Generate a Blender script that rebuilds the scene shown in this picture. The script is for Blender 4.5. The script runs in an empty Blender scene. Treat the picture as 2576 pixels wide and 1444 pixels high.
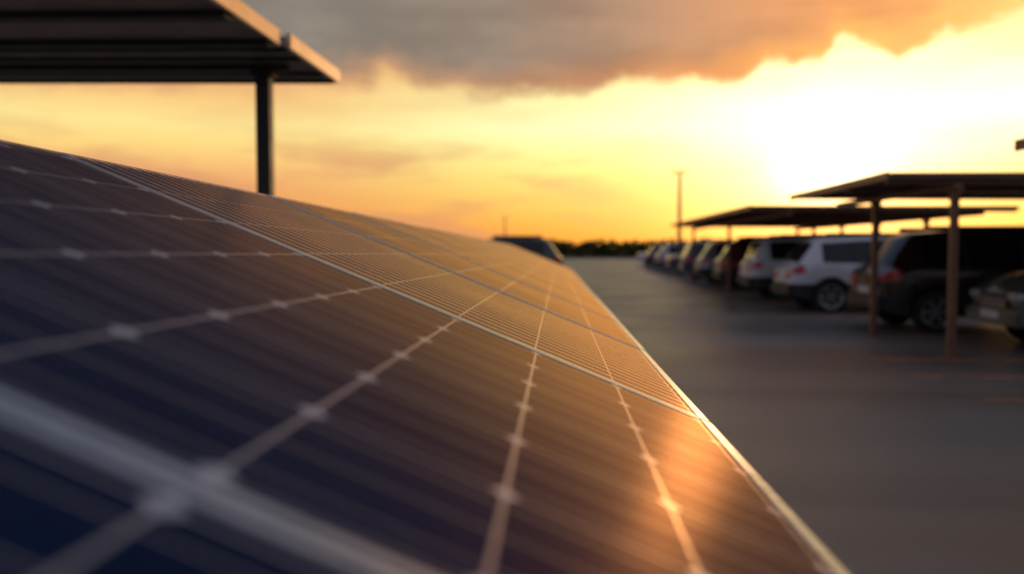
import bpy, bmesh, math, random
import numpy as np
from mathutils import Vector, Matrix
random.seed(7)
S = bpy.context.scene
S.view_settings.view_transform = 'Standard'
S.view_settings.look = 'None'
S.view_settings.exposure = 0

def lin(r, g, b):
    f = lambda c: (c/255/12.92) if c/255 <= 0.04045 else ((c/255+0.055)/1.055)**2.4
    return (f(r), f(g), f(b), 1)

# ------------------------------------------------------------ node helper
class NT:
    def __init__(s, tree): s.t = tree; s.n = tree.nodes; s.l = tree.links
    def new(s, typ, **kw):
        n = s.n.new(typ)
        for k, v in kw.items(): setattr(n, k, v)
        return n
    def put(s, sock, v):
        if isinstance(v, bpy.types.NodeSocket): s.l.new(v, sock)
        elif v is not None: sock.default_value = v
    def m(s, op, a, b=None, c=None, clamp=False):
        n = s.new('ShaderNodeMath', operation=op, use_clamp=clamp)
        s.put(n.inputs[0], a)
        if b is not None: s.put(n.inputs[1], b)
        if c is not None: s.put(n.inputs[2], c)
        return n.outputs[0]
    def mix(s, f, a, b, blend='MIX'):
        n = s.new('ShaderNodeMix', data_type='RGBA', blend_type=blend)
        s.put(n.inputs[0], f); s.put(n.inputs[6], a); s.put(n.inputs[7], b)
        return n.outputs[2]
    def ramp(s, f, stops, interp='LINEAR'):
        n = s.new('ShaderNodeValToRGB'); r = n.color_ramp; r.interpolation = interp
        while len(r.elements) < len(stops): r.elements.new(0.5)
        for e, (p, c) in zip(r.elements, stops):
            e.position = p; e.color = c if not isinstance(c, (int, float)) else (c, c, c, 1)
        s.put(n.inputs[0], f)
        return n.outputs[0]
    def mr(s, v, a, b, c=0.0, d=1.0, smooth=True):
        n = s.new('ShaderNodeMapRange', interpolation_type='SMOOTHSTEP' if smooth else 'LINEAR')
        s.put(n.inputs[0], v)
        for i, q in enumerate((a, b, c, d)): s.put(n.inputs[i+1], q)
        return n.outputs[0]
    def noise(s, vec, scale, detail=4, rough=0.5):
        n = s.new('ShaderNodeTexNoise'); s.put(n.inputs['Vector'], vec)
        n.inputs['Scale'].default_value = scale; n.inputs['Detail'].default_value = detail
        n.inputs['Roughness'].default_value = rough
        return n.outputs[0]
    def comb(s, x, y, z):
        n = s.new('ShaderNodeCombineXYZ')
        s.put(n.inputs[0], x); s.put(n.inputs[1], y); s.put(n.inputs[2], z)
        return n.outputs[0]

# ------------------------------------------------------------ sky (world)
SUN_AZ, SUN_EL = 17.2, 5.6
W = bpy.data.worlds.new("World"); S.world = W; W.use_nodes = True
w = NT(W.node_tree); w.n.clear()
tc = w.new('ShaderNodeTexCoord')
sep = w.new('ShaderNodeSeparateXYZ'); w.l.new(tc.outputs['Generated'], sep.inputs[0])
X, Y, Z = sep.outputs
az = w.m('MULTIPLY', w.m('ARCTAN2', X, Y), 57.2958)
el = w.m('MULTIPLY', w.m('ARCSINE', w.m('MAXIMUM', w.m('MINIMUM', Z, 0.9999), -0.9999)), 57.2958)
vec = w.comb(w.m('MULTIPLY', az, 0.06), w.m('MULTIPLY', el, 0.30), 0.0)
vec2 = w.comb(w.m('MULTIPLY', az, 0.36), w.m('MULTIPLY', el, 0.6), 3.7)
n_streak = w.noise(vec, 1.3, 4, 0.5)
n_edge = w.noise(vec2, 1.0, 5, 0.6)
azn = w.m('DIVIDE', w.m('ADD', az, 40.0), 80.0, clamp=True)
A = lambda a: (a+40)/80
edge = w.ramp(azn, [(A(a), e/20) for a, e in [(-37, 9.7), (-20.8, 10.8), (-14.5, 11.2), (-13.3, 12.1), (-11.2, 10.9), (-5.5, 10.6),
     (1.8, 10.9), (3.6, 11.7), (6.0, 11.4), (11.2, 11.4), (13.1, 12.1), (16.6, 12.1), (17.6, 13.6), (21.2, 12.3), (23.5, 13.1), (28.3, 13.9), (38, 16)]])
edge = w.m('MULTIPLY', edge, 20.0)
elp = w.m('ADD', el, w.m('MULTIPLY', w.m('SUBTRACT', n_edge, 0.5), 2.5))
d = w.m('SUBTRACT', elp, edge)
soft = w.mr(az, -20, 12, 1.3, 0.5, False)
mask = w.mr(d, w.m('MULTIPLY', soft, -0.7), soft)
E = lambda e: e/14
eln = w.m('DIVIDE', el, 14.0, clamp=True)
left = w.ramp(eln, [(0, lin(246, 136, 58)), (E(1.8), lin(241, 150, 80)), (E(3.5), lin(236, 162, 98)), (E(5.2), lin(245, 182, 112)),
     (E(6.8), lin(255, 216, 128)), (E(8.2), lin(255, 230, 146)), (E(9.6), lin(252, 208, 128)), (E(11.5), lin(240, 174, 112))])
mid = w.ramp(eln, [(0, lin(252, 150, 46)), (E(1.5), lin(255, 176, 66)), (E(3.3), lin(255, 208, 94)), (E(5), lin(255, 234, 120)),
     (E(6.6), lin(255, 248, 150)), (E(8.4), lin(255, 255, 188)), (E(10.5), lin(255, 250, 170)), (E(12.5), lin(255, 238, 146))])
low = w.mix(w.mr(az, -24, 3), left, mid)
st = w.m('MULTIPLY', w.mr(n_streak, 0.44, 0.62), w.mr(az, -8, 10, 0.7, 0.05))
st = w.m('MULTIPLY', st, w.mr(el, 5.5, 8.5, 1.0, 0.25))
low = w.mix(st, low, lin(214, 146, 104))
da = w.m('SUBTRACT', az, SUN_AZ); de = w.m('SUBTRACT', el, SUN_EL)
def gauss(sa, se, oa=0., oe=0.):
    x = w.m('DIVIDE', w.m('SUBTRACT', da, oa), sa); y = w.m('DIVIDE', w.m('SUBTRACT', de, oe), se)
    return w.m('EXPONENT', w.m('MULTIPLY', w.m('ADD', w.m('MULTIPLY', x, x), w.m('MULTIPLY', y, y)), -1.0))
g1 = gauss(2.7, 2.2); g2 = gauss(15, 5.0, 4, 3.4); g3 = gauss(7, 4.8); g4 = gauss(12, 3.4, 2, -3.5)
def scol(g, col):
    return w.mix(1.0, w.comb(g, g, g), col, 'MULTIPLY')
low = w.mix(1.0, low, scol(g1, (2.0, 1.8, 1.3, 1)), 'ADD')
low = w.mix(1.0, low, scol(g3, (1.1, 0.6, 0.34, 1)), 'ADD')
low = w.mix(1.0, low, scol(g4, (1.1, 0.54, 0.08, 1)), 'ADD')
low = w.mix(1.0, low, scol(w.m('MULTIPLY', g2, w.mr(n_streak, 0.3, 0.7, 1.2, 0.7)), (1.0, 0.54, 0.48, 1)), 'ADD')
cl = w.ramp(azn, [(A(-37), lin(128, 119, 112)), (A(-18), lin(139, 128, 116)), (A(-6), lin(148, 129, 113)), (A(4), lin(176, 135, 107)),
     (A(12), lin(212, 146, 98)), (A(18), lin(242, 158, 92)), (A(28), lin(255, 176, 94)), (A(40), lin(230, 150, 90))])
near = w.ramp(azn, [(A(-37), lin(210, 155, 112)), (A(-16), lin(214, 158, 112)), (A(-6), lin(190, 138, 100)), (A(2), lin(196, 132, 90)),
     (A(10), lin(248, 160, 86)), (A(18), lin(255, 182, 88)), (A(28), lin(255, 208, 114))])
cl = w.mix(w.mr(d, 0.1, 2.6), near, cl)
dark = w.mr(w.noise(w.comb(w.m('MULTIPLY', az, 0.06), w.m('MULTIPLY', el, 0.2), 9.1), 1.6, 4, 0.55), 0.35, 0.7, 1.12, 0.84)
cl = w.mix(1.0, cl, w.comb(dark, dark, dark), 'MULTIPLY')
hi = w.mr(el, 16, 28)
cl = w.mix(hi, cl, (0.11, 0.14, 0.22, 1))
sky = w.mix(mask, low, cl)
back = w.mr(w.m('ABSOLUTE', w.m('SUBTRACT', az, 8.0)), 40, 85)
sky = w.mix(back, sky, (0.22, 0.23, 0.29, 1))
sky = w.mix(w.mr(el, -6, -0.5), (0.05, 0.04, 0.035, 1), sky)
nish = w.new('ShaderNodeTexSky', sky_type='NISHITA', sun_disc=False)
nish.sun_elevation = math.radians(SUN_EL); nish.sun_rotation = math.radians(SUN_AZ)
sky = w.mix(1.0, sky, w.mix(1.0, nish.outputs[0], (0.006, 0.006, 0.006, 1), 'MULTIPLY'), 'ADD')
bg = w.new('ShaderNodeBackground'); w.l.new(sky, bg.inputs[0]); bg.inputs[1].default_value = 1.0
out = w.new('ShaderNodeOutputWorld'); w.l.new(bg.outputs[0], out.inputs[0])

# ------------------------------------------------------------ sun (low, veiled by haze and thin cloud)
sd = bpy.data.lights.new("sun", 'SUN'); sd.energy = 0.2; sd.angle = math.radians(5.0); sd.color = (1.0, 0.50, 0.20)
so = bpy.data.objects.new("sun", sd); S.collection.objects.link(so)
a, e = math.radians(SUN_AZ), math.radians(SUN_EL)
sdir = Vector((math.sin(a)*math.cos(e), math.cos(a)*math.cos(e), math.sin(e)))
so.rotation_euler = sdir.to_track_quat('Z', 'Y').to_euler()
so.location = (10, 30, 20)

# ------------------------------------------------------------ materials
def mat(name, col=(0.5, 0.5, 0.5), rough=0.5, metal=0.0, spec=0.5, nscale=None, namp=0.25, coat=0.0, bump=0.0):
    M = bpy.data.materials.new(name); M.use_nodes = True
    t = NT(M.node_tree); b = t.n['Principled BSDF']
    b.inputs['Roughness'].default_value = rough; b.inputs['Metallic'].default_value = metal
    b.inputs['Specular IOR Level'].default_value = spec; b.inputs['Coat Weight'].default_value = coat
    b.inputs['Base Color'].default_value = (*col, 1)
    if nscale:
        o = t.new('ShaderNodeTexCoord').outputs['Object']
        n = t.noise(o, nscale, 5, 0.6)
        f = t.mr(n, 0.3, 0.7, 1-namp, 1+namp, False)
        t.l.new(t.mix(1.0, (*col, 1), t.comb(f, f, f), 'MULTIPLY'), b.inputs['Base Color'])
        t.l.new(t.mr(n, 0.3, 0.7, rough*0.85, min(1, rough*1.15), False), b.inputs['Roughness'])
        if bump:
            bn = t.new('ShaderNodeBump'); bn.inputs['Strength'].default_value = bump; bn.inputs['Distance'].default_value = 0.01
            t.l.new(n, bn.inputs['Height']); t.l.new(bn.outputs[0], b.inputs['Normal'])
    return M

M_frame = mat("anodised_aluminium", (0.70, 0.68, 0.68), 0.30, 0.85, nscale=30, namp=0.12)
M_steel_dark = mat("painted_steel_dark", (0.06, 0.055, 0.055), 0.5, 0.0, nscale=6)
M_sheet = mat("roof_sheet_underside", (0.50, 0.43, 0.35), 0.6, 0.0, nscale=3, namp=0.2)
M_purlin = mat("purlin_steel", (0.05, 0.045, 0.04), 0.55, 0.0, nscale=5)
M_fascia = mat("fascia_metal_trim", (0.70, 0.50, 0.38), 0.34, 0.8, nscale=4, namp=0.15)
M_cartop = mat("carport_modules", (0.02, 0.025, 0.05), 0.35, 0.0, nscale=2)
M_brown = mat("carport_steel_brown", (0.20, 0.09, 0.05), 0.45, 0.0, nscale=4)
M_tyre = mat("tyre_rubber", (0.02, 0.02, 0.02), 0.85, nscale=20)
M_rim = mat("alloy_rim", (0.45, 0.45, 0.47), 0.35, 0.8, nscale=20, namp=0.1)
M_plastic = mat("black_plastic", (0.025, 0.024, 0.024), 0.6, nscale=30)
M_glass = mat("tinted_glass", (0.012, 0.013, 0.015), 0.08, 0.0, 0.5, nscale=1, namp=0.1)
M_red = mat("tail_lamp_red", (0.60, 0.02, 0.015), 0.2, coat=0.6, nscale=30, namp=0.2)
M_lens = mat("head_lamp_lens", (0.55, 0.55, 0.55), 0.12, 0.3, coat=1.0, nscale=30, namp=0.2)
M_chrome = mat("chrome", (0.7, 0.7, 0.7), 0.15, 1.0, nscale=30, namp=0.05)
M_plate = mat("number_plate_white", (0.6, 0.6, 0.58), 0.5, nscale=30, namp=0.1)

PW = 1.228
def solar_mat(name, fine):
    M = bpy.data.materials.new(name); M.use_nodes = True
    t = NT(M.node_tree); t.n.remove(t.n['Principled BSDF'])
    outn = [n for n in t.n if n.type == 'OUTPUT_MATERIAL'][0]
    o = t.new('ShaderNodeTexCoord').outputs['Object']
    s = t.new('ShaderNodeSeparateXYZ'); t.l.new(o, s.inputs[0])
    x, y = s.outputs[0], s.outputs[1]
    cx = (PW-0.06)/8; cy = (1.0-0.05)/6
    def cell(v, off, c):
        u = t.m('DIVIDE', t.m('ADD', v, off), c)
        fr = t.m('FRACT', u)
        return t.m('MULTIPLY', t.m('SUBTRACT', 0.5, t.m('ABSOLUTE', t.m('SUBTRACT', fr, 0.5))), c), u
    dx, ux = cell(x, PW-0.03, cx); dy, uy = cell(y, -0.025, cy)
    lx = t.m('LESS_THAN', dx, 0.0018); ly = t.m('LESS_THAN', dy, 0.0013)
    dia = t.m('LESS_THAN', t.m('ADD', dx, dy), 0.004 if fine else 0.0125)
    gap = t.m('MAXIMUM', dia, t.m('MAXIMUM', lx, ly))
    wob = t.m('MULTIPLY', t.m('SUBTRACT', t.noise(t.comb(t.m('MULTIPLY', x, 3.0), t.m('MULTIPLY', y, 1.0), 0.0), 2.0, 2), 0.5), 0.02)
    if fine:
        bu = t.m('FRACT', t.m('MULTIPLY', t.m('ADD', y, wob), 19.0))
        bus = t.m('LESS_THAN', t.m('ABSOLUTE', t.m('SUBTRACT', bu, 0.5)), 0.09); busA = 1.0
    else:
        bu = t.m('FRACT', t.m('MULTIPLY', uy, 3.0))
        bus = t.m('LESS_THAN', t.m('ABSOLUTE', t.m('SUBTRACT', bu, 0.5)), 0.016); busA = 0.7
    fing = t.m('LESS_THAN', t.m('FRACT', t.m('MULTIPLY', ux, 40.0)), 0.2)
    n1 = t.noise(o, 2.5, 3); n2 = t.noise(o, 40.0, 4)
    wn = t.new('ShaderNodeTexWhiteNoise', noise_dimensions='2D')
    t.l.new(t.comb(t.m('FLOOR', ux), t.m('FLOOR', uy), 0.0), wn.inputs['Vector'])
    cell_c = t.mix(wn.outputs['Value'], (0.007, 0.020, 0.062, 1), (0.011, 0.027, 0.076, 1))
    cell_c = t.mix(t.m('MULTIPLY', fing, 0.05), cell_c, (0.10, 0.10, 0.14, 1))
    col = t.mix(t.m('MULTIPLY', bus, busA), cell_c, (0.90, 0.76, 0.64, 1) if fine else (0.5, 0.45, 0.42, 1))
    col = t.mix(t.m('MULTIPLY', gap, 0.85), col, (0.42, 0.41, 0.46, 1))
    col = t.mix(t.m('MULTIPLY', dia, 0.8), col, (0.54, 0.62, 0.76, 1))
    col = t.mix(t.mr(n2, 0.45, 0.8, 0.0, 0.02), col, (0.35, 0.3, 0.25, 1))
    bn = t.new('ShaderNodeBump'); bn.inputs['Strength'].default_value = 0.05; bn.inputs['Distance'].default_value = 0.004
    t.l.new(t.noise(o, 6.0, 2), bn.inputs['Height'])
    di = t.new('ShaderNodeBsdfDiffuse'); t.l.new(col, di.inputs[0])
    gl = t.new('ShaderNodeBsdfGlossy')
    metal = t.m('MAXIMUM', t.m('MULTIPLY', gap, 1.0), t.m('MULTIPLY', bus, 1.0 if fine else 0.6))
    # cells: orange sky sheen put into the gloss tint; the tinned ribbons reflect more neutrally
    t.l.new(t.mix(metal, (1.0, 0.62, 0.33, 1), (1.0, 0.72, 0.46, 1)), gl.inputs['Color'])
    t.l.new(t.mr(n1, 0.3, 0.7, 0.24, 0.31, False), gl.inputs['Roughness']); t.l.new(bn.outputs[0], gl.inputs['Normal'])
    fr = t.new('ShaderNodeFresnel'); fr.inputs['IOR'].default_value = 1.42
    fac = t.m('ADD', t.m('POWER', fr.outputs[0], 1.85), t.m('MULTIPLY', metal, 0.26), clamp=True)
    mx = t.new('ShaderNodeMixShader'); t.l.new(fac, mx.inputs[0]); t.l.new(di.outputs[0], mx.inputs[1]); t.l.new(gl.outputs[0], mx.inputs[2])
    t.l.new(mx.outputs[0], outn.inputs[0])
    return M
M_solarA = solar_mat("solar_cells", False)
M_solarB = solar_mat("solar_cells_fine", True)

# ------------------------------------------------------------ mesh helpers
class MB:
    def __init__(s): s.v = []; s.f = []; s.mi = []; s.mats = []; s.sm = []
    def mid(s, m):
        if m not in s.mats: s.mats.append(m)
        return s.mats.index(m)
    def face(s, pts, m, smooth=False):
        i = len(s.v); s.v += [tuple(p) for p in pts]; s.f.append(tuple(range(i, i+len(pts)))); s.mi.append(s.mid(m)); s.sm.append(smooth)
    def box(s, lo, hi, m, bev=0.0, T=None):
        x0, y0, z0 = lo; x1, y1, z1 = hi
        bm = bmesh.new()
        vs = [bm.verts.new(p) for p in [(x0,y0,z0),(x1,y0,z0),(x1,y1,z0),(x0,y1,z0),(x0,y0,z1),(x1,y0,z1),(x1,y1,z1),(x0,y1,z1)]]
        for q in [(0,3,2,1),(4,5,6,7),(0,1,5,4),(1,2,6,5),(2,3,7,6),(3,0,4,7)]: bm.faces.new([vs[k] for k in q])
        if bev: bmesh.ops.bevel(bm, geom=list(bm.edges), offset=bev, segments=2, affect='EDGES')
        s.add_bm(bm, m, T)
    def add_bm(s, bm, m, T=None, smooth=False):
        i = len(s.v); bm.verts.index_update()
        for v in bm.verts: s.v.append(tuple(T @ v.co if T else v.co))
        for f in bm.faces:
            s.f.append(tuple(i+v.index for v in f.verts)); s.mi.append(s.mid(m)); s.sm.append(smooth)
        bm.free()
    def slab(s, p, m):
        for q in [(0,3,2,1),(4,5,6,7),(0,1,5,4),(1,2,6,5),(2,3,7,6),(3,0,4,7)]: s.face([p[k] for k in q], m)
    def cyl(s, c, r0, r1, h, m, n=16, T=None):
        bm = bmesh.new(); bmesh.ops.create_cone(bm, cap_ends=True, segments=n, radius1=r0, radius2=r1, depth=h)
        Tm = Matrix.Translation(Vector(c)+Vector((0, 0, h/2)))
        s.add_bm(bm, m, (T @ Tm) if T else Tm, False)
    def obj(s, name, parent=None, loc=(0,0,0)):
        me = bpy.data.meshes.new(name); me.from_pydata(s.v, [], s.f)
        for m in s.mats: me.materials.append(m)
        me.polygons.foreach_set('material_index', s.mi)
        me.polygons.foreach_set('use_smooth', s.sm)
        me.update()
        o = bpy.data.objects.new(name, me); S.collection.objects.link(o); o.location = loc
        if parent: o.parent = parent
        return o
def empty(name, loc=(0,0,0)):
    o = bpy.data.objects.new(name, None); S.collection.objects.link(o); o.location = loc; o.empty_display_size = 0.3
    return o

# ------------------------------------------------------------ ground
def ground_mat(name, c1, c2, sc, rough, spec=0.5, lot=False):
    M = bpy.data.materials.new(name); M.use_nodes = True
    t = NT(M.node_tree); b = t.n['Principled BSDF']
    o = t.new('ShaderNodeTexCoord').outputs['Object']
    big = t.noise(o, sc, 5, 0.6); fine = t.noise(o, 60, 4, 0.7)
    col = t.mix(t.mr(big, 0.35, 0.65), c1, c2)
    f = t.mr(fine, 0.3, 0.7, 0.7, 1.3, False)
    col = t.mix(1.0, col, t.comb(f, f, f), 'MULTIPLY')
    rr = t.mr(big, 0.3, 0.7, rough-0.1, rough+0.08, False)
    if lot:
        s = t.new('ShaderNodeSeparateXYZ'); t.l.new(o, s.inputs[0])
        shadow_band = t.noise(t.comb(t.m('MULTIPLY', s.outputs[0], 0.05), t.m('MULTIPLY', s.outputs[1], 0.45), 1.0), 1.2, 3, 0.5)  # long stripes of car and canopy shadow painted into the asphalt colour
        k = t.mr(shadow_band, 0.38, 0.62, 0.68, 1.22)
        col = t.mix(1.0, col, t.comb(k, k, k), 'MULTIPLY')
    t.l.new(col, b.inputs['Base Color']); t.l.new(rr, b.inputs['Roughness'])
    b.inputs['Specular IOR Level'].default_value = spec
    bn = t.new('ShaderNodeBump'); bn.inputs['Strength'].default_value = 0.5; bn.inputs['Distance'].default_value = 0.006
    t.l.new(fine, bn.inputs['Height']); t.l.new(bn.outputs[0], b.inputs['Normal'])
    return M
M_field = ground_mat("field_soil_grass", (0.05, 0.055, 0.025, 1), (0.09, 0.08, 0.04, 1), 0.05, 0.95, 0.1)
M_asph = ground_mat("asphalt", (0.145, 0.116, 0.098, 1), (0.190, 0.152, 0.126, 1), 0.35, 0.46, 0.95, True)
g = MB(); g.face([(-1500,-600,0),(1500,-600,0),(1500,2500,0),(-1500,2500,0)], M_field); g.obj("ground", loc=(0,0,-0.004))
g = MB(); g.face([(-60,-40,0),(60,-40,0),(60,105,0),(-60,105,0)], M_asph); g.obj("parking_lot_asphalt")
M_kerb = mat("kerb_concrete", (0.3, 0.29, 0.27), 0.85, nscale=5)
g = MB(); g.box((-60, 105.002, -0.05), (60, 105.2, 0.12), M_kerb, 0.015); g.obj("kerb")
Mp = bpy.data.materials.new("worn_line_paint"); Mp.use_nodes = True
t = NT(Mp.node_tree); b = t.n['Principled BSDF']; o = t.new('ShaderNodeTexCoord').outputs['Object']
wear = t.mr(t.noise(o, 5, 6, 0.75), 0.40, 0.55)
t.l.new(t.mix(wear, (0.15, 0.13, 0.115, 1), (0.70, 0.28, 0.09, 1)), b.inputs['Base Color']); b.inputs['Roughness'].default_value = 0.6
g = MB()
for yy in [4.9, 7.6, 8.95, 10.3, 12.95, 16.5, 20.6, 25.5, 30.4, 35.2, 41, 48, 56]:
    g.face([(3.7, yy-0.05, 0), (9.4, yy-0.05, 0), (9.4, yy+0.05, 0), (3.7, yy+0.05, 0)], Mp)
g.obj("parking_bay_markings", loc=(0, 0, 0.004))

# ------------------------------------------------------------ camera
cam = bpy.data.cameras.new("camera"); co = bpy.data.objects.new("camera", cam); S.collection.objects.link(co); S.camera = co
cam.lens = 28; cam.sensor_width = 36; cam.clip_start = 0.02; cam.clip_end = 5000
co.location = (0, 0, 1.4)
co.rotation_euler = (math.radians(90-2.8), 0, math.radians(4.45))
cam.dof.use_dof = True; cam.dof.focus_distance = 1.65; cam.dof.aperture_fstop = 1.8

# ------------------------------------------------------------ solar panel array
O = Vector((0.2343, 1.3643, 1.1022))
dv = Vector((-0.0205, 1.0023, -0.008)).normalized()
cv = Vector((0.9247, 0.0132, -0.3786)); cv = (cv - cv.dot(dv)*dv).normalized()
nv = cv.cross(dv)
R = Matrix((cv, dv, nv)).transposed().to_4x4()
arr = empty("solar_panel_array"); arr.matrix_world = Matrix.Translation(O) @ R
N0, N1 = -2, 14
for k in range(N0, N1):
    mb = MB()
    gap = 0.002
    y0, y1 = gap, 1.0-gap
    ft = 0.0018; fw = 0.0105; fe = 0.022; th = 0.035
    mb.face([(-PW+fw, y0+fw, 0), (-fe, y0+fw, 0), (-fe, y1-fw, 0), (-PW+fw, y1-fw, 0)], M_solarB if k == 0 else M_solarA)
    mb.box((-fe, y0, -th), (0, y1, ft), M_frame, 0.0012)
    mb.box((-PW, y0, -th), (-PW+fw, y1, ft), M_frame, 0.0008)
    mb.box((-PW+fw, y0, -th), (-fe, y0+fw, ft-0.0004), M_frame, 0.0006)
    mb.box((-PW+fw, y1-fw, -th), (-fe, y1, ft-0.0004), M_frame, 0.0006)
    mb.face([(-PW+fw, y1-fw, -0.006), (-fe, y1-fw, -0.006), (-fe, y0+fw, -0.006), (-PW+fw, y0+fw, -0.006)], M_plastic)
    ob = mb.obj("module", arr)
    ob.location = (random.uniform(-.003, .003), k, random.uniform(-.001, .001))
    ob.rotation_euler = (random.uniform(-.0008, .0008), random.uniform(-.001, .001), 0)
mb = MB()
for xx in (-PW+0.22, -0.26):
    mb.box((xx-0.02, N0, -0.085), (xx+0.02, N1, -0.04), M_frame, 0.003)
mb.obj("rails", arr)
mb = MB()
inv = arr.matrix_world.inverted()
for k in range(N0, N1+1, 2):
    for xx in (-PW+0.22, -0.26):
        p = arr.matrix_world @ Vector((xx, min(max(k, N0+0.1), N1-0.1), -0.087))
        mb.box((p.x-0.03, p.y-0.03, 0.0), (p.x+0.03, p.y+0.03, p.z-0.004), M_frame, 0.004)
ob = mb.obj("rack_posts", arr); ob.matrix_parent_inverse = inv

# ------------------------------------------------------------ left carport (high one)
mb = MB()
def roofz(x): return 3.05 - (x+2.35)*0.016
def roof_piece(x0, x1, y0, y1, dz, th, mu, zf):
    P = lambda x, y, z: (x, y, zf(x)+dz+z)
    mb.slab([P(x0,y0,0), P(x1,y0,0), P(x1,y1,0), P(x0,y1,0), P(x0,y0,th), P(x1,y0,th), P(x1,y1,th), P(x0,y1,th)], mu)
roof_piece(-9.5, -2.42, -3.0, 6.36, 0.0, 0.05, M_sheet, roofz)
roof_piece(-9.5, -2.37, 6.45, 7.83, 0.0, 0.05, M_sheet, roofz)
for (xe, y0, y1) in [(-2.42, -3.0, 6.36), (-2.37, 6.45, 7.83)]:
    z = roofz(xe)
    mb.box((xe+0.001, y0, z-0.02), (xe+0.05, y1, z+0.105), M_fascia, 0.006)
    zz = roofz(-9.5)
    mb.slab([(-9.5,y0+.01,zz+.052),(xe,y0+.01,z+.052),(xe,y1-.01,z+.052),(-9.5,y1-.01,zz+.052),
             (-9.5,y0+.01,zz+.08),(xe,y0+.01,z+.08),(xe,y1-.01,z+.08),(-9.5,y1-.01,zz+.08)], M_cartop)
def purlin(y, x0, x1, wd, dp, m):
    P = lambda x, yy, z: (x, yy, roofz(x)+z)
    mb.slab([P(x0,y-wd/2,-dp),P(x1,y-wd/2,-dp),P(x1,y+wd/2,-dp),P(x0,y+wd/2,-dp),
             P(x0,y-wd/2,-.002),P(x1,y-wd/2,-.002),P(x1,y+wd/2,-.002),P(x0,y+wd/2,-.002)], m)
for yy in [-1.5, -0.4, 0.7, 1.8, 2.9, 4.0, 5.50, 6.27]:
    purlin(yy, -9.45, -2.425, 0.12, 0.05, M_purlin)
for yy in [6.52, 6.85, 7.45, 7.79]:
    purlin(yy, -9.45, -2.375, 0.06, 0.03, M_purlin)
purlin(7.14, -9.3, -2.6, 0.12, 0.06, M_steel_dark)
purlin(1.14, -9.3, -2.6, 0.12, 0.14, M_steel_dark)
for px, py in [(-2.82, 7.14), (-8.4, 7.14), (-2.82, 1.14), (-8.4, 1.14)]:
    zt = roofz(px)-0.06
    mb.box((px-0.065, py-0.06, 0), (px+0.065, py+0.06, zt), M_steel_dark, 0.01)
    mb.box((px-0.14, py-0.14, 0), (px+0.14, py+0.14, 0.02), M_steel_dark, 0.004)
    mb.box((px-0.10, py-0.08, zt-0.05), (px+0.10, py+0.08, zt+0.02), M_steel_dark, 0.004)
mb.obj("solar_carport")

# ------------------------------------------------------------ right carports
def carport(y0, y1, posts, fposts=None):
    global mb
    mb = MB()
    zf = lambda x: 2.28 - (x-3.95)*0.006
    P = lambda x, y, z: (x, y, zf(x)+z)
    x0, x1 = 3.95, 9.7
    def sl(x0, x1, y0, y1, za, zb, m):
        mb.slab([P(x0,y0,za),P(x1,y0,za),P(x1,y1,za),P(x0,y1,za),P(x0,y0,zb),P(x1,y0,zb),P(x1,y1,zb),P(x0,y1,zb)], m)
    sl(x0, x1, y0, y1, 0, 0.035, M_brown)
    n = max(1, int((y1-y0)/1.05)); st = (y1-y0)/n
    for i in range(n):
        for j in range(3):
            xa = x0+0.03+j*(x1-x0-0.06)/3; xb = x0+0.03+(j+1)*(x1-x0-0.06)/3-0.02
            sl(xa, xb, y0+i*st+0.01, y0+(i+1)*st-0.01, 0.037, 0.07, M_cartop)
    sl(x0-0.03, x0-0.001, y0, y1, -0.02, 0.08, M_brown)
    yy = y0+0.15
    while yy < y1:
        sl(x0+0.02, x1-0.02, yy-0.03, yy+0.03, -0.06, -0.002, M_brown); yy += 1.5
    for xx in (4.8, 8.9):
        sl(xx-0.05, xx+0.05, y0+0.02, y1-0.02, -0.14, -0.062, M_brown)
        for py in (posts if xx > 5 or fposts is None else fposts):
            zt = zf(xx)-0.142
            mb.box((xx-0.045, py-0.045, 0), (xx+0.045, py+0.045, zt), M_brown, 0.008)
            mb.box((xx-0.12, py-0.12, 0), (xx+0.12, py+0.12, 0.018), M_brown, 0.004)
            for sgn in (-1, 1):
                T = Matrix.Translation((xx, py+sgn*0.02, zt-0.2)) @ Matrix.Rotation(-sgn*math.radians(45), 4, 'X')
                mb.box((-0.015, -0.015, 0), (0.015, 0.015, 0.27), M_brown, 0, T)
    mb.obj("solar_carport")
carport(-2.0, 7.5, [-1.0, 3.0, 6.9])
carport(10.4, 14.95, [10.52, 13.17])
carport(18.2, 33, [21, 24.2, 27.4, 30.5, 32.7], [25.2, 32.6])

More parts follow.
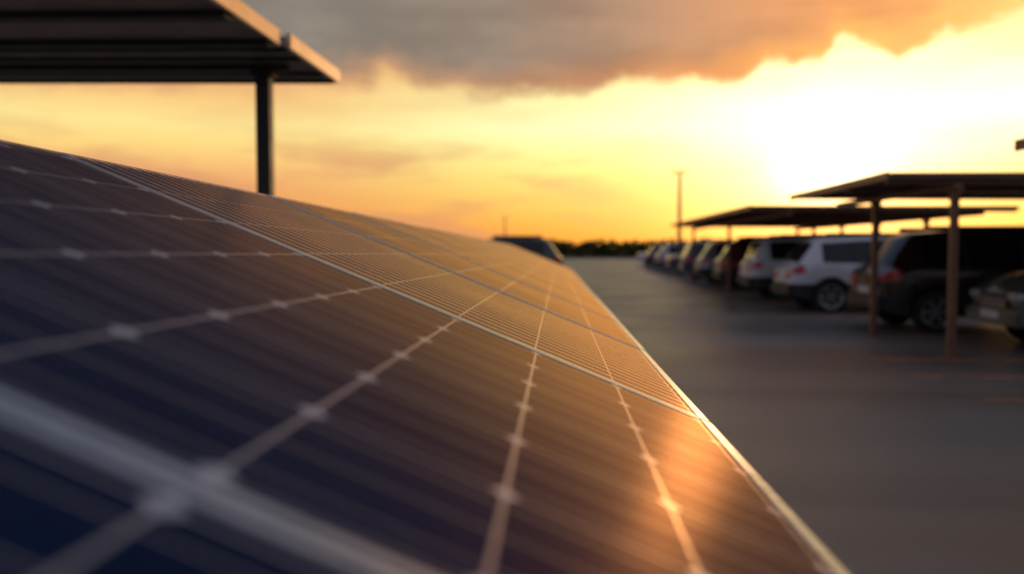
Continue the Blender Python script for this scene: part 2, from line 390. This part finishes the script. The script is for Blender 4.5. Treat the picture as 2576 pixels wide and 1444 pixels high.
# ------------------------------------------------------------ cars
def make_car(name, loc, paint, flip=False, H=1.0, L=4.7, Wd=1.0, kind='suv', clad=True):
    parent = empty(name, loc)
    k = L/4.7
    if kind == 'suv':
        tx = [0,.05,.14,.50,.66,1.6,2.4,2.95,3.72,4.3,4.55,4.68,4.7]; tz = [.92,.99,1.06,1.55,1.62,1.69,1.68,1.59,1.09,1.02,.94,.80,.74]
        bx = [0,.14,.6,2.2,3.72,4.4,4.7]; bz = [.90,1.02,1.04,.99,.98,.90,.72]
        wins = [(.66,1.28),(1.36,2.20),(2.28,3.20)]; rg = (.17,.48); ws = (3.0,3.68); rw = .64
    elif kind == 'van':
        tx = [0,.05,.12,.34,.5,1.6,2.6,3.2,3.95,4.4,4.58,4.68,4.7]; tz = [.95,1.02,1.10,1.60,1.68,1.73,1.71,1.60,1.12,1.0,.92,.80,.74]
        bx = [0,.14,.6,2.2,3.8,4.4,4.7]; bz = [.92,1.04,1.04,1.0,.98,.88,.72]
        wins = [(.50,1.34),(1.42,2.40),(2.48,3.40)]; rg = (.15,.32); ws = (3.25,3.9); rw = .68
    else:
        tx = [0,.04,.45,.62,1.35,1.7,2.3,2.75,3.5,4.3,4.55,4.68,4.7]; tz = [.84,.98,1.03,1.06,1.40,1.45,1.44,1.38,.98,.86,.78,.66,.60]
        bx = [0,.14,.6,2.2,3.5,4.4,4.7]; bz = [.82,.96,.95,.92,.90,.78,.58]
        wins = [(.95,1.42),(1.50,2.12),(2.20,3.0)]; rg = (.68,1.28); ws = (2.8,3.45); rw = .60
    wx = [0,.06,.2,.55,1.2,3.6,4.3,4.55,4.66,4.7]; ww = [.70,.80,.87,.915,.93,.93,.90,.82,.70,.60]
    wa, wf, wr_, wz = .84, 3.74, .36, .35
    ar = wr_+.055
    xs = set(tx) | set(bx) | set(wx)
    for a_, b_ in wins+[rg, ws]: xs |= {a_, b_}
    for c in (wa, wf):
        for i in range(13): xs.add(round(c-ar*math.cos(math.pi*i/12), 4))
    xs |= {.28, 4.34}
    xs = sorted(xs)
    xs2 = [xs[0]]
    for q in xs[1:]:
        if q-xs2[-1] > 0.006: xs2.append(q)
    xs = xs2
    rows = []
    for x in xs:
        wv = np.interp(x, wx, ww)*Wd; zt = np.interp(x, tx, tz)*H; zb = np.interp(x, bx, bz)*H
        zs = np.interp(x, [0,.25,.5,4.2,4.5,4.7], [.42,.30,.26,.26,.28,.40])
        za = zs
        for c in (wa, wf):
            if abs(x-c) < ar: za = max(za, wz+math.sqrt(ar*ar-(x-c)**2))
        hoodish = np.interp(x, [tx[7], ws[1], 4.7], [rw, .74, .50])
        rearish = np.interp(x, [0, tx[3], tx[5]], [.66, rw+.03, rw])
        rwv = (rearish if x < 2 else hoodish)*Wd
        rwv = min(rwv, wv*.93)
        zrs = max(zt-0.055, zb+0.015)
        r5 = min(.84*H, zb-.04); r4 = min(max(.62, za+.02), r5-.02)
        if r4 <= za: r4 = za+.005; r5 = max(r5, r4+.01)
        L6 = (wv*.985, zb); L9 = (rwv, zrs)
        lp = lambda f: (L6[0]+(L9[0]-L6[0])*f, L6[1]+(L9[1]-L6[1])*f)
        rows.append([(0, zs), (.58*Wd, zs), (.585*Wd, za), (wv*.965, za), (wv*.995, r4), (wv, r5), L6, lp(.08), lp(.88), L9,
                     (rwv*.88, zt-0.012 if zt-0.012 > zrs else zrs+.005), (0, max(zt, zrs+.01)+.012)])
    mbc = MB(); nR = 12
    vid = {}
    for i, x in enumerate(xs):
        for s in (1, -1):
            for j, (yy, zz) in enumerate(rows[i]):
                if s == -1 and j in (0, nR-1): vid[i, s, j] = vid[i, 1, j]; continue
                vid[i, s, j] = len(mbc.v); mbc.v.append((x*k, s*yy, zz))
    def add(q, m, sm=True):
        mbc.f.append(q); mbc.mi.append(mbc.mid(m)); mbc.sm.append(sm)
    inr = lambda xm, r: r[0] <= xm <= r[1]
    for i in range(len(xs)-1):
        xm = (xs[i]+xs[i+1])/2
        for j in range(nR-1):
            if j < 3: m = M_plastic
            elif j == 3: m = M_plastic if clad else paint
            elif j == 5 and xm < .28: m = M_red
            elif j == 5 and xm > 4.34: m = M_lens
            elif j == 7 and any(inr(xm, q) for q in wins): m = M_glass
            elif j == 10 and (inr(xm, rg) or inr(xm, ws)): m = M_glass
            elif j == 9 and (inr(xm, rg)): m = M_glass
            elif j == 7 and any(inr(xm, (wins[n][1], wins[n+1][0])) for n in (0, 1)): m = M_plastic
            else: m = paint
            for s in (1, -1):
                q = (vid[i,s,j], vid[i+1,s,j], vid[i+1,s,j+1], vid[i,s,j+1])
                add(q if s == -1 else q[::-1], m)
    for i in (0, len(xs)-1):
        for j in range(nR-1):
            m = M_plastic if j < 4 else paint
            a_, b_, c_, d_ = vid[i,1,j], vid[i,-1,j], vid[i,-1,j+1], vid[i,1,j+1]
            q = []
            for z_ in (a_, b_, c_, d_):
                if z_ not in q: q.append(z_)
            if len(q) > 2: add(tuple(q if i else q[::-1]), m, False)
    body = mbc.obj("body", parent)
    md = body.modifiers.new("es", 'EDGE_SPLIT'); md.split_angle = math.radians(38)
    dt = MB(); Le = L
    zb0 = bz[0]*H
    dt.box((-.06, -.78*Wd, .40), (.10, .78*Wd, .60), M_plastic if clad else paint, .035)
    dt.box((Le-.12, -.72*Wd, .34), (Le+.06, .72*Wd, .56), M_plastic if clad else paint, .035)
    for s in (1, -1):
        dt.box((-.025, s*.52-.13, zb0-.17), (.03, s*.52+.13, zb0-.02), M_red, .015)
        dt.box((Le-.10, s*.52-.14, .66*H), (Le+.03, s*.52+.14, .76*H), M_lens, .02)
        dt.box((ws[0]*k+.28, s*.93*Wd-.02 if s > 0 else -.93*Wd-.20, 1.0*H), (ws[0]*k+.42, s*.93*Wd+.20 if s > 0 else -.93*Wd+.02, 1.14*H), paint, .03)
        for hx in (wins[1][0]+.12, wins[2][0]+.08):
            dt.box((hx*k, s*.925*Wd-.012, .885*H), (hx*k+.17, s*.925*Wd+.025, .91*H), M_chrome, .006)
        if kind != 'sedan':
            dt.box((.8*k, s*.60*Wd-.02, tz[4]*H+.03), (2.6*k, s*.60*Wd+.02, tz[5]*H+.045), M_plastic, .01)
        dt.box((-.08, s*.50-.05, .44), (.10, s*.50+.05, .47), M_red, 0)
    dt.box((-.02, -.26, .62), (.012, .26, .74), M_plate, .004)
    dt.box((Le-.05, -.40, .56), (Le+.035, .40, .73*H), M_plastic, .02)
    for i in range(3):
        dt.box((Le+.03, -.38, .585+i*.05), (Le+.045, .38, .60+i*.05), M_chrome, .003)
    dt.box((Le+.05, -.24, .42), (Le+.068, .24, .53), M_plate, .004)
    dt.obj("trim_and_lamps", parent)
    wl = MB()
    for c in (wa, wf):
        for s in (1, -1):
            yc = s*(.925*Wd-.12)
            prof = [(.20, -.09), (.23, -.105), (wr_-.03, -.115), (wr_, -.085), (wr_, .085), (wr_-.03, .115), (.245, .105), (.235, .06), (.08, .055), (.0, .06)]
            n = 28
            for a_ in range(n):
                t0, t1 = 2*math.pi*a_/n, 2*math.pi*(a_+1)/n
                for q in range(len(prof)-1):
                    (r0, h0), (r1, h1) = prof[q], prof[q+1]
                    f = lambda r, h, t: (c*k+r*math.cos(t), yc+s*h, wz+r*math.sin(t))
                    m_ = M_tyre if q < 6 else M_plastic
                    wl.face([f(r0,h0,t0), f(r1,h1,t0), f(r1,h1,t1), f(r0,h0,t1)][::(1 if s > 0 else -1)], m_)
            for sp in range(6):
                T = Matrix.Translation((c*k, yc+s*.08, wz)) @ Matrix.Rotation(sp*math.pi/3, 4, 'Y')
                wl.box((.03, -.012, -.028), (.235, .012, .028), M_rim, .006, T)
            bm = bmesh.new(); bmesh.ops.create_cone(bm, cap_ends=True, segments=16, radius1=.06, radius2=.05, depth=.04)
            wl.add_bm(bm, M_rim, Matrix.Translation((c*k, yc+s*.08, wz)) @ Matrix.Rotation(math.pi/2, 4, 'X'))
            for a_ in range(n):
                t0, t1 = 2*math.pi*a_/n, 2*math.pi*(a_+1)/n
                f = lambda r, h, t: (c*k+r*math.cos(t), yc+s*h, wz+r*math.sin(t))
                wl.face([f(.222,.10,t0), f(.25,.112,t0), f(.25,.112,t1), f(.222,.10,t1)], M_rim)
    wl.obj("wheels", parent)
    if flip: parent.rotation_euler = (0, 0, math.pi)
    return parent
def paint(name, c, met=0.3, r=0.3):
    return mat(name, c, r, met, coat=0.6, nscale=3, namp=0.06)
P_black = paint("paint_black_brown", (0.045, 0.024, 0.016)); P_white = paint("paint_white", (0.64, 0.64, 0.68), 0)
P_silver = paint("paint_silver", (0.38, 0.38, 0.41), .5); P_maroon = paint("paint_maroon", (0.12, 0.03, 0.025))
P_grey = paint("paint_grey_green", (0.10, 0.11, 0.10), .4); P_blue = paint("paint_blue", (0.03, 0.05, 0.10)); P_dgrey = paint("paint_dark_grey", (0.06, 0.06, 0.065))
make_car("parked_suv", (5.1, 14.45, 0), P_black, H=1.02)
make_car("parked_suv", (4.72, 18.55, 0), P_white, L=4.6)
make_car("parked_van", (4.75, 22.65, 0), P_white, kind='van', clad=True)
make_car("parked_suv", (4.8, 27.2, 0), P_maroon, H=1.03)
make_car("parked_suv", (4.8, 31.6, 0), P_silver, L=4.5)
make_car("parked_van", (4.8, 36.2, 0), P_blue, kind='van', clad=False)
make_car("parked_car", (4.8, 41.5, 0), P_dgrey, kind='sedan', clad=False)
make_car("parked_suv", (4.8, 47.5, 0), P_silver)
make_car("parked_suv", (4.8, 54.0, 0), P_blue)
make_car("parked_car", (4.8, 61.0, 0), P_white, kind='sedan', clad=False)
make_car("parked_suv", (5.92+4.6, 11.72, 0), P_grey, flip=True, H=1.04, L=4.6, clad=False)
make_car("parked_suv", (-0.45, 31.0, 0), P_dgrey, flip=True, H=1.08, L=4.8)

# ------------------------------------------------------------ lamp posts
def lamp(name, loc, h, r):
    m = MB()
    m.cyl((0,0,0), r*1.7, r*1.5, .25, M_steel_dark)
    m.cyl((0,0,.25), r, r*.6, h-.25, M_steel_dark, 12)
    for s in (-1, 1):
        m.box((min(0, s*.3), -.03, h-.08), (max(0, s*.3), .03, h-.03), M_steel_dark, .01)
        m.box((s*.35-.14, -.10, h-.11), (s*.35+.14, .10, h-.02), M_steel_dark, .03)
        m.box((s*.35-.11, -.08, h-.125), (s*.35+.11, .08, h-.112), M_plate, .0)
    m.obj(name, loc=loc)
lamp("street_lamp", (5.9, 45.5, 0), 5.7, .13)
lamp("street_lamp", (-10.3, 119, 0), 6.0, .13)

# ------------------------------------------------------------ distant trees
Ml = bpy.data.materials.new("foliage"); Ml.use_nodes = True
t = NT(Ml.node_tree); b = t.n['Principled BSDF']; o = t.new('ShaderNodeTexCoord').outputs['Object']
t.l.new(t.mix(t.mr(t.noise(o, .6, 4), .35, .65), (0.05, 0.065, 0.018, 1), (0.12, 0.12, 0.04, 1)), b.inputs['Base Color']); b.inputs['Roughness'].default_value = .8
b.inputs['Specular IOR Level'].default_value = .1
rng = np.random.default_rng(3)
m = MB()
x = -190
while x < 230:
    h = 2.4+.7*rng.random(); rr = 1.7+1.0*rng.random(); cy = 128+rng.uniform(-3.5, 3.5)
    m.cyl((x, cy, -.02), .14, .08, h*.5, M_brown, 6)
    for q in range(120):
        u = rng.normal(size=3); u /= np.linalg.norm(u); u *= rng.random()**.4
        c = np.array([x+u[0]*rr, cy+u[1]*rr, h*.5+u[2]*h*.5])
        a_ = rng.normal(size=3); a_ /= np.linalg.norm(a_); b_ = np.cross(a_, rng.normal(size=3)); b_ /= np.linalg.norm(b_)
        sz = .22+.3*rng.random()
        m.face([c-a_*sz, c+b_*sz*.8, c+a_*sz, c-b_*sz*.8], Ml)
    x += 1.0+.8*rng.random()
m.obj("distant_treeline")
